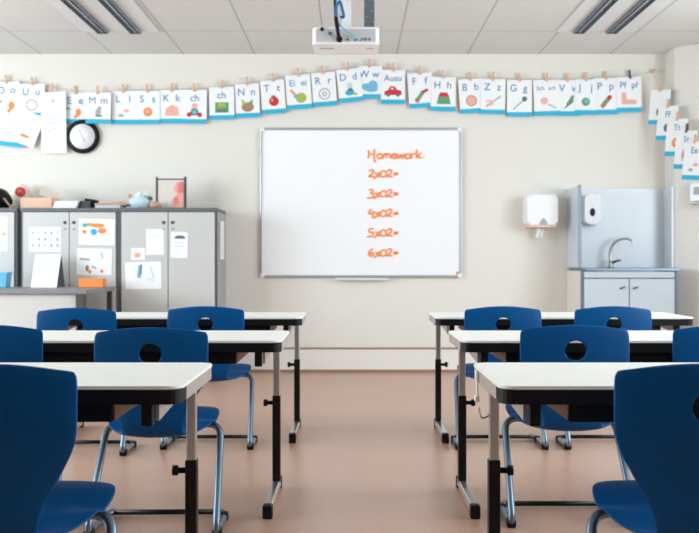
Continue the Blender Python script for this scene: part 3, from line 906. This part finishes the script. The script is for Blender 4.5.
t = thing('card_box', 'small bright orange box at the right end of the teacher desk', 'box', (-1.985, 7.14, TZ))
part('body', MB().span(-0.092, 0.092, 0, 0.1, 0, 0.06, .004), M_ORANGE, t)
part('lid', MB().span(-0.094, 0.094, -.002, 0.102, 0.052, 0.066, .004), M_ORANGE, t)

# ------------------------------------------------------------------ sink corner
t = thing('splash_panel', 'pale blue splash panel with projecting side panel around the sink', 'splash panel', (0, WY, 0))
part('back_panel', MB().span(1.82, 2.612, -0.014, -0.002, 0.874, 1.533), M_SPLASH, t)
part('side_panel', MB().span(1.80, 1.818, -0.395, -0.002, 0.874, 1.533, .004), M_SPLASHS, t, 'blue-grey side panel')
part('side_panel', MB().span(2.600, 2.616, -0.222, -0.014, 0.874, 1.533), M_SPLASH, t)
part('edge_strip', MB().span(1.795, 1.822, -0.405, -0.395, 0.874, 1.535, .003), mat('blue_grey_edge', (138, 152, 168), 0.4, noise=0.03), t, 'slate blue front edge')
t = thing('sink_cabinet', 'white two-door sink cabinet with slate frame in the right corner', 'cabinet', (1.797, 7.37, 0))
w, D = 0.752, WY - 7.37 - 0.004
b = MB()
b.span(0, 0.02, 0, D, 0.0, 0.85).span(w - .02, w, 0, D, 0, 0.85).span(0.02, w - .02, D - .015, D, 0.08, 0.85).span(0.02, w - .02, 0.02, D - .015, 0.08, 0.1).span(.02, w - .02, .04, .055, 0, .08)
b.span(0.02, w - .02, 0.0, 0.018, 0.79, 0.797).span(w / 2 - .004, w / 2 + .004, 0.0, .018, 0.09, 0.795)
part('carcass', b, M_SINKF, t)
part('side_panel', MB().span(-0.003, 0.0, 0.012, D, 0.0, 0.85), mat('cream_side', (218, 212, 203), 0.8, noise=0.02), t, 'cream outer side panel')
part('fascia', MB().span(0.022, w - .022, -0.004, 0.012, 0.797, 0.845, .002), M_SINKD, t)
for k in range(2):
    a = 0.022 + k * (w / 2 - .018)
    dd = part('door', MB().span(a, a + w / 2 - .026, -0.006, 0.012, 0.085, 0.787, .002), M_SINKD, t)
    hx = w / 2 - .055 if k == 0 else w / 2 + .045
    part('handle', MB().tube(round_path([(hx - .014, -0.006, 0.712), (hx - .014, -0.026, 0.715), (hx + .016, -0.026, 0.725), (hx + .016, -0.006, 0.722)], .008), 0.0055, 8), M_DGREY, dd)
ct = MB()
ct.span(0.022, w + .02, -0.02, 0.1, 0.85, 0.874, .003).span(0.022, w + .02, 0.42, D - .012, 0.85, 0.874, .003)
ct.span(0.022, 0.15, 0.1, 0.42, 0.85, 0.874).span(0.6, w + .02, 0.1, 0.42, 0.85, 0.874)
part('countertop', ct, mat('slate_steel_worktop', (120, 136, 152), 0.3, metal=0.5, noise=0.03), t)
bs = MB()
bs.span(0.15, 0.6, 0.1, 0.42, 0.70, 0.705).span(0.148, 0.153, 0.1, 0.42, 0.70, 0.868).span(0.597, 0.602, 0.1, 0.42, 0.70, 0.868).span(0.15, 0.6, 0.098, 0.103, 0.70, 0.868).span(0.15, 0.6, 0.417, 0.422, 0.70, 0.868)
part('basin', bs, M_CHROME, t)
t = thing('faucet', 'curved chrome gooseneck faucet on the sink worktop', 'faucet', (2.13, 7.74, 0.8745))
part('base', MB().lathe([(0.026, 0), (0.026, 0.01), (0.018, 0.02), (0.018, 0.06)], (0, 0, 0), 'Z', 20), M_CHROME, t)
part('spout', MB().tube(bez([(0, 0, 0.05), (-0.006, 0, 0.13), (0.02, -0.02, 0.20), (0.07, -0.04, 0.232), (0.125, -0.06, 0.235), (0.155, -0.075, 0.212), (0.158, -0.077, 0.19)]), 0.0105, 12), M_CHROME, t)
part('lever', MB().tube([(0.012, -0.008, 0.04), (0.045, -0.02, 0.055), (0.075, -0.03, 0.062)], [0.011, 0.009, 0.007], 10), M_DGREY, t)
t = thing('soap_dispenser', 'white wall soap dispenser with dark window above the sink', 'soap dispenser', (1.99, WY - 0.0145, 1.36))
part('housing', MB().prism(rrect(-0.068, 0.062, -0.125, 0.12, 0.03), -0.095, 0.0, 'XZ', .012), M_WHITEP, t)
part('window', MB().prism(disc(-0.005, -0.03, 0.022, 0.034), -0.0985, -0.09, 'XZ'), mat('dark_blue_window', (16, 32, 58), 0.55, spec=.2, noise=0.03), t)
part('nozzle', MB().span(-0.03, 0.03, -0.09, -0.03, -0.14, -0.122, .005), M_PALEG, t)
t = thing('towel_dispenser', 'white paper towel dispenser on the wall beside the splash panel', 'towel dispenser', (1.555, WY + 0.0008, 1.345))
part('housing', MB().prism(rrect(-0.125, 0.125, -0.12, 0.125, 0.025), -0.20, 0.0, 'XZ', .018), M_WHITEP, t)
part('tray', MB().span(-0.118, 0.118, -0.19, -0.01, -0.142, -0.119, .006), M_TOWEL, t, 'peach-tinted dispenser tray')
part('latch', MB().prism([(-0.028, -0.118), (0.042, -0.118), (0.03, -0.085), (0.007, -0.065), (-0.016, -0.085)], -0.204, -0.19, 'XZ', .002), M_GREY, t)
tw = MB()
P = [[(-0.03 + 0.055 * j / 8 + 0.004 * math.sin(i), -0.10 + 0.012 * math.sin(j * 1.4 + i * .3), -0.14 - 0.085 * (i / 6) - (0.012 * math.cos(j * .8) * i / 6)) for j in range(9)] for i in range(7)]
tw.grid(P)
twp = part('paper_towel', tw, M_PAPER, t, 'white paper towel sticking out below')
sm = twp.modifiers.new('thick', 'SOLIDIFY'); sm.thickness = 0.003
# small wall unit on the angled corner face
tt = 0.165
t = thing('wall_box', 'small white wall box with a dark slot on the angled corner wall', 'wall box', (DX + tt, DY - tt, 1.455), -PI / 4)
part('housing', MB().prism(rrect(-0.075, 0.13, -0.05, 0.09, 0.01), -0.05, -0.001, 'XZ', .006), M_WHITEP, t)
part('grille', MB().span(-0.045, 0.10, -0.056, -0.048, 0.0, 0.06, .003), M_GREY, t)
part('slot', MB().span(0.015, 0.07, -0.059, -0.055, 0.01, 0.03, .001), M_BLACK, t)
part('shelf', MB().span(-0.09, 0.145, -0.08, -0.001, -0.075, -0.06, .003), M_PALEG, t)


# ------------------------------------------------------------------ pupils' chairs
def chair_shell():
    """profile rows (y, z, half width, edge curl) from the top of the back down and forward along the seat"""
    K = [(-0.196, 0.703, 0.166), (-0.199, 0.699, 0.176), (-0.201, 0.690, 0.183), (-0.203, 0.676, 0.1865), (-0.206, 0.64, 0.188), (-0.207, 0.60, 0.188), (-0.205, 0.56, 0.186), (-0.201, 0.525, 0.176),
         (-0.197, 0.49, 0.158), (-0.193, 0.455, 0.138), (-0.190, 0.42, 0.118), (-0.186, 0.385, 0.106), (-0.176, 0.355, 0.100), (-0.155, 0.338, 0.106), (-0.12, 0.334, 0.128), (-0.08, 0.340, 0.156),
         (-0.03, 0.352, 0.178), (0.03, 0.366, 0.190), (0.08, 0.377, 0.192), (0.12, 0.384, 0.187), (0.15, 0.386, 0.174), (0.172, 0.384, 0.152), (0.185, 0.378, 0.118)]
    return K


def shell_mesh(rows, th=0.008, hole=False):
    NU = 28
    n = len(rows)
    P = []
    for i, (y, z, w) in enumerate(rows):
        a = rows[max(i - 1, 0)]; b = rows[min(i + 1, n - 1)]
        T = Vector((0, b[0] - a[0], b[1] - a[1])).normalized()
        N = Vector((0, -T.z, T.y))       # points to the sitter
        if N.y < 0 and abs(T.z) > .7: N = -N
        P.append((Vector((0, y, z)), w, N))
    return P, NU


def make_shell(r0, r1, hole):
    K = chair_shell()
    # refine the profile
    fine = []
    for i in range(len(K) - 1):
        p0 = K[max(i - 1, 0)]; p1 = K[i]; p2 = K[i + 1]; p3 = K[min(i + 2, len(K) - 1)]
        for k in range(3):
            t = k / 3
            fine.append(tuple(0.5 * ((2 * p1[c]) + (p2[c] - p0[c]) * t + (2 * p0[c] - 5 * p1[c] + 4 * p2[c] - p3[c]) * t * t + (3 * p1[c] - p0[c] - 3 * p2[c] + p3[c]) * t ** 3) for c in range(3)))
    fine.append(K[-1])
    NU = 30
    front, back = [], []
    for i, (y, z, w) in enumerate(fine):
        a = fine[max(i - 1, 0)]; b = fine[min(i + 1, len(fine) - 1)]
        T = Vector((0, b[0] - a[0], b[1] - a[1])).normalized()
        N = Vector((0, -T.z, T.y)).normalized()   # going down the back: T=(0,0,-1) -> N=(0,1,0), along the seat: T=(0,1,0) -> N=(0,0,1)
        backness = max(0.0, min(1.0, (z - 0.38) / 0.1)) if y < -0.1 else 0.0
        rf, rb = [], []
        for j in range(NU + 1):
            u = -1 + 2 * j / NU
            u = math.sin(u * PI / 2 * 0.98) / math.sin(PI / 2 * 0.98)
            curl = 0.016 * u * u * backness + (0.010 * u * u * (1 - backness) if y < 0.0 else -0.004 * u * u)
            base = Vector((u * w, y, z)) + N * curl
            if z > 0.66:
                base.z -= 0.006 * u * u * min(1, (z - .66) / .03)
            th = 0.0055 * (0.35 + 0.65 * math.sqrt(max(0, 1 - abs(u) ** 8)))
            if i < 3:
                th *= (0.5, 0.8, 0.95)[i]
            if i > len(fine) - 4:
                th *= (0.95, 0.8, 0.5)[i - len(fine) + 3]
            rf.append(base + N * th); rb.append(base - N * th)
        front.append(rf); back.append(rb)
    front = front[r0:r1]; back = back[r0:r1]
    mb = MB()
    A = mb.grid(front); B = mb.grid(back)
    n = len(A)
    f = mb.bm.faces.new
    for i in range(n - 1):
        for j, s in ((0, 1), (NU, -1)):
            f((A[i][j], A[i + 1][j], B[i + 1][j], B[i][j])).smooth = True
    for j in range(NU):
        for i in (0, n - 1):
            f((A[i][j], A[i][j + 1], B[i][j + 1], B[i][j])).smooth = True
    return mb


def cut_hole(me):
    """grip hole through the back rest"""
    o = link('backrest', me)
    c = MB().prism(disc(0, 0.617, 0.038, 0.034, 36), -0.4, 0.1)
    co = link('cutter', c.mesh('cutter'))
    m = o.modifiers.new('hole', 'BOOLEAN'); m.object = co; m.operation = 'DIFFERENCE'; m.solver = 'EXACT'
    dg = bpy.context.evaluated_depsgraph_get()
    r = bpy.data.meshes.new_from_object(o.evaluated_get(dg))
    bpy.data.objects.remove(o); bpy.data.objects.remove(co)
    return r


GCH = 'blue school chairs at the desks'
SPLIT = 13 * 3
me_back = cut_hole(make_shell(0, SPLIT + 1, True).mesh('backrest'))
me_back.materials.clear(); me_back.materials.append(M_BLUE)
me_seat = make_shell(SPLIT, 999, False).mesh('seat'); me_seat.materials.append(M_BLUE)


def make_chair(label, loc, rz):
    t = thing('school_chair', label, 'chair', loc, rz, GCH)
    link('backrest', me_back, t)
    link('seat', me_seat, t)
    R = 0.0125
    for s in (-1, 1):
        pts = [(s * 0.05, 0.045, 0.340), (s * 0.202, 0.05, 0.345), (s * 0.213, -0.19, R + .002), (s * 0.213, 0.08, R + .002), (s * 0.192, 0.11, R + .002)]
        part('frame', MB().tube(round_path(pts, 0.055, 6), R, 12), M_TUBE, t, 'bent grey steel tube runner')
        part('glide', MB().box((s * 0.213, -0.155, 0.015), (0.032, 0.04, 0.03), .006), M_BLACK, t)
        part('glide', MB().box((s * 0.213, 0.045, 0.015), (0.030, 0.034, 0.03), .006), M_BLACK, t)
    part('crossbar', MB().tube([(-0.2, 0.105, R + .002), (0.2, 0.105, R + .002)], 0.0095, 10), M_BLACKM, t, 'dark floor crossbar')
    part('seat_support', MB().span(-0.09, 0.09, -0.02, 0.10, 0.326, 0.343, .004), M_BLACK, t)
    return t


CHAIRS = [
    ('big blue chair at the near left desk, cut by the frame, back turned', -0.742, 2.085, 0.0),
    ('blue chair at the middle left desk, beside the aisle', -0.668, 3.30, 0.02),
    ('blue chair at the middle left desk, at the edge of view', -1.25, 3.42, 0),
    ('blue chair at the front left desk, beside the aisle', -0.712, 4.77, 0),
    ('blue chair at the front left desk, before the teacher desk', -1.30, 4.625, 0),
    ('big blue chair at the near right desk, cut by the frame, back turned', 0.742, 2.085, -0.11),
    ('blue chair at the middle right desk, beside the aisle', 0.765, 3.42, 0),
    ('blue chair at the middle right desk, at the edge of view', 1.29, 3.42, 0),
    ('blue chair at the front right desk, beside the aisle', 0.735, 4.77, 0),
    ('blue chair at the front right desk, before the sink cabinet', 1.272, 4.77, 0),
]
chair0 = None
for lab, x, y, rz in CHAIRS:
    if chair0 is None:
        chair0 = make_chair(lab, (x, y, 0), rz)
    else:
        dup(chair0, lab, (x, y, 0), rz)
for o in COL.objects:
    if o.get('category') == 'chair' and o.location.y < 2.2:
        o.scale.z = 1.016        # the two nearest chairs are a touch taller

# ------------------------------------------------------------------ pupils' desks
GD = 'white-topped double desks in two columns'
DW, DD, DH = 1.31, 0.50, 0.64


def make_desk(label, loc):
    t = thing('school_desk', label, 'desk', loc, 0, GD)
    w = DW / 2; h = DD / 2
    part('tabletop', MB().prism(rrect(-w, w, -h, h, 0.035), DH - .008, DH, 'XY', .002), M_TOP, t)
    part('front_rail', MB().prism(rrect(-w + .001, w - .001, -h + .001, -h + .075, 0.034), DH - .042, DH - .0082, 'XY'), M_BLACK, t, 'black front edge rail')  # steel rail coloured black to paint in the shadow on its front
    for s in (-1, 1):
        part('end_rail', MB().span(s * (w - .0015), s * (w - .018), -h + .08, h - .035, DH - .042, DH - .0085, .001), M_STEEL, t, 'light end edge of the desk')
    part('back_rail', MB().span(-w + .03, w - .03, h - .03, h - .01, DH - .07, DH - .0085, .002), M_BLACK, t)
    for s in (-1, 1):
        part('side_rail', MB().prism([(-h + .06, DH - .0085), (h - .012, DH - .0085), (h - .012, DH - .06), (-h + .06, DH - .088)], s * (w - .070), s * (w - .062), 'YZ'), M_STEEL, t, 'warm grey side rail')
        part('bracket', MB().span(s * (w - .083) - .013, s * (w - .083) + .013, -h + .02, -h + .05, DH - .095, DH - .0085, .003), M_BLACK, t)
        c = MB().span(s * (w - .05) - .013, s * (w - .05) + .013, 0.168, 0.194, 0.30, DH - .0085, .003)
        part('upper_column', c, M_CHROME, t, 'bright steel upper leg column')
        lg = part('leg', MB().span(s * (w - .05) - .0158, s * (w - .05) + .0158, 0.164, 0.198, 0.03, 0.385, .003), M_BLACKM, t, 'black lower leg column')
        part('knob', MB().lathe([(0.008, 0), (0.008, 0.02), (0.014, 0.022), (0.014, 0.036)], (0, 0, 0), 'X', 14), M_BLACK, lg, loc=(s * (w - .05) - s * .0155, 0.18, 0.355), rot=(0, 0, PI if s > 0 else 0))
        ft = part('foot', MB().span(s * (w - .05) - .0155, s * (w - .05) + .0155, -h + .03, h - .01, 0.012, 0.045, .005), M_CHROME, t)
        for (a, b) in ((-h + .012, -h + .055), (h - .03, h + .0)):
            part('foot_cap', MB().span(s * (w - .05) - .018, s * (w - .05) + .018, a, b, 0.0, 0.049, .006), M_BLACK, ft)
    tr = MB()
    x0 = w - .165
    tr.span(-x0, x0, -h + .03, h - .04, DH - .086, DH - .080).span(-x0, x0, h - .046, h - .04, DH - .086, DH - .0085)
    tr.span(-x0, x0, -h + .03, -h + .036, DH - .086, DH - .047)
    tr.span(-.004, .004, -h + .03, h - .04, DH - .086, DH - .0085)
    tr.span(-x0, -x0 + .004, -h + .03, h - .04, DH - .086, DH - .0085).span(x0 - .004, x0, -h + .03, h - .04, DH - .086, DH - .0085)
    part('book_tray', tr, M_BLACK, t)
    for s in (-1, 1):
        part('tray_side', MB().prism([(-h + .04, DH - .016), (h - .05, DH - .016), (h - .07, DH - .084), (-h + .05, DH - .084)], s * (x0 + .001), s * (x0 + .004), 'YZ'), M_TAN, t, 'tan tray end panel')
    return t


DESKS = [
    ('white double desk at the near left, closest desk left of the aisle', -0.385 - DW / 2, 2.12),
    ('white double desk in the middle row left of the aisle', -0.253 - DW / 2, 3.345),
    ('white double desk in the front row left, before the teacher desk', -0.253 - DW / 2, 4.75),
    ('white double desk at the near right, closest desk right of the aisle', 0.335 + DW / 2, 2.12),
    ('white double desk in the middle row right of the aisle', 0.392 + DW / 2, 3.345),
    ('white double desk in the front row right, before the sink corner', 0.425 + DW / 2, 4.75),
]
desk0 = None
desk_of = []
for lab, x, y in DESKS:
    if desk0 is None:
        desk0 = make_desk(lab, (x, y + DD / 2, 0))
    else:
        dup(desk0, lab, (x, y + DD / 2, 0))
# bag hook and dangling white strap on the near right desk
p = at(485, 410, 2.5)
t = thing('bag_hook', 'small steel bag hook on the leg of the near right desk', 'hook', (0.371, 2.55, 0.508))
part('wire', MB().tube(bez([(0.0, 0, 0.0), (-0.005, -0.008, -0.006), (-0.02, -0.01, -0.008), (-0.026, -0.01, 0.006), (-0.028, -0.01, 0.02)]), 0.003, 8), M_CHROME, t)
t = thing('strap', 'narrow white strap dangling from the edge of the near right desk', 'strap', (0.329, 2.5, 0.632))
sg = MB()
sg.grid([[(0.0 - .001 + .0005 * i, -0.010 + .02 * j, -0.072 * i / 8) for j in range(2)] for i in range(9)])
so = part('band', sg, M_WHITEP, t)
m_ = so.modifiers.new('thick', 'SOLIDIFY'); m_.thickness = 0.004
part('buckle', MB().box((0.003, 0, -0.075), (0.012, 0.026, 0.016), .003), M_WHITEP, t)

# ------------------------------------------------------------------ daylight from the left, added fill from the right
def area(name, loc, rot, sx, sy, power, col):
    l = bpy.data.lights.new(name, 'AREA')
    l.shape = 'RECTANGLE'; l.size = sx; l.size_y = sy; l.energy = power; l.color = col
    o = bpy.data.objects.new(name, l)
    COL.objects.link(o)
    o.location = loc; o.rotation_euler = rot
    return o


PR, LC = 40, (0.83, 0.975, 1.06)
for i, (a, b) in enumerate(wins):
    PL = (58, 66, 28)[i]
    area('window_daylight', (XL + 0.02, (a + b) / 2, (wz0 + wz1) / 2), (0, -PI / 2, 0), wz1 - wz0, b - a, PL * (b - a), LC)
for a, b in fill_wins:
    area('window_daylight', (XR - 0.02, (a + b) / 2, (wz0 + wz1) / 2), (0, PI / 2, 0), wz1 - wz0, b - a, PR * (b - a), LC)  # added fill light from the right wall

w = bpy.data.worlds.new('sky')
S.world = w
w.use_nodes = True
w.node_tree.nodes['Background'].inputs['Color'].default_value = (0.85, 0.92, 1.0, 1)
w.node_tree.nodes['Background'].inputs['Strength'].default_value = 1.0

# ------------------------------------------------------------------ camera
cam = bpy.data.cameras.new('camera')
co = bpy.data.objects.new('camera', cam)
COL.objects.link(co)
co.location = (0, 0, CZ)
co.rotation_euler = (PI / 2, 0, 0)
cam.sensor_fit = 'HORIZONTAL'
cam.sensor_width = 36
cam.lens = 36 * F / 699
cam.shift_x = -(VX - 349.5) / 699
cam.shift_y = (VY - 266.5) / 699
cam.dof.use_dof = True
cam.dof.focus_distance = 2.9
cam.dof.aperture_fstop = 6.5
S.camera = co
S.cycles.max_bounces = 12
S.cycles.diffuse_bounces = 8
vs = S.view_settings
vs.view_transform = 'Standard'
vs.look = 'None'
vs.gamma = 1
vs.use_curve_mapping = False
vs.exposure = 0.16
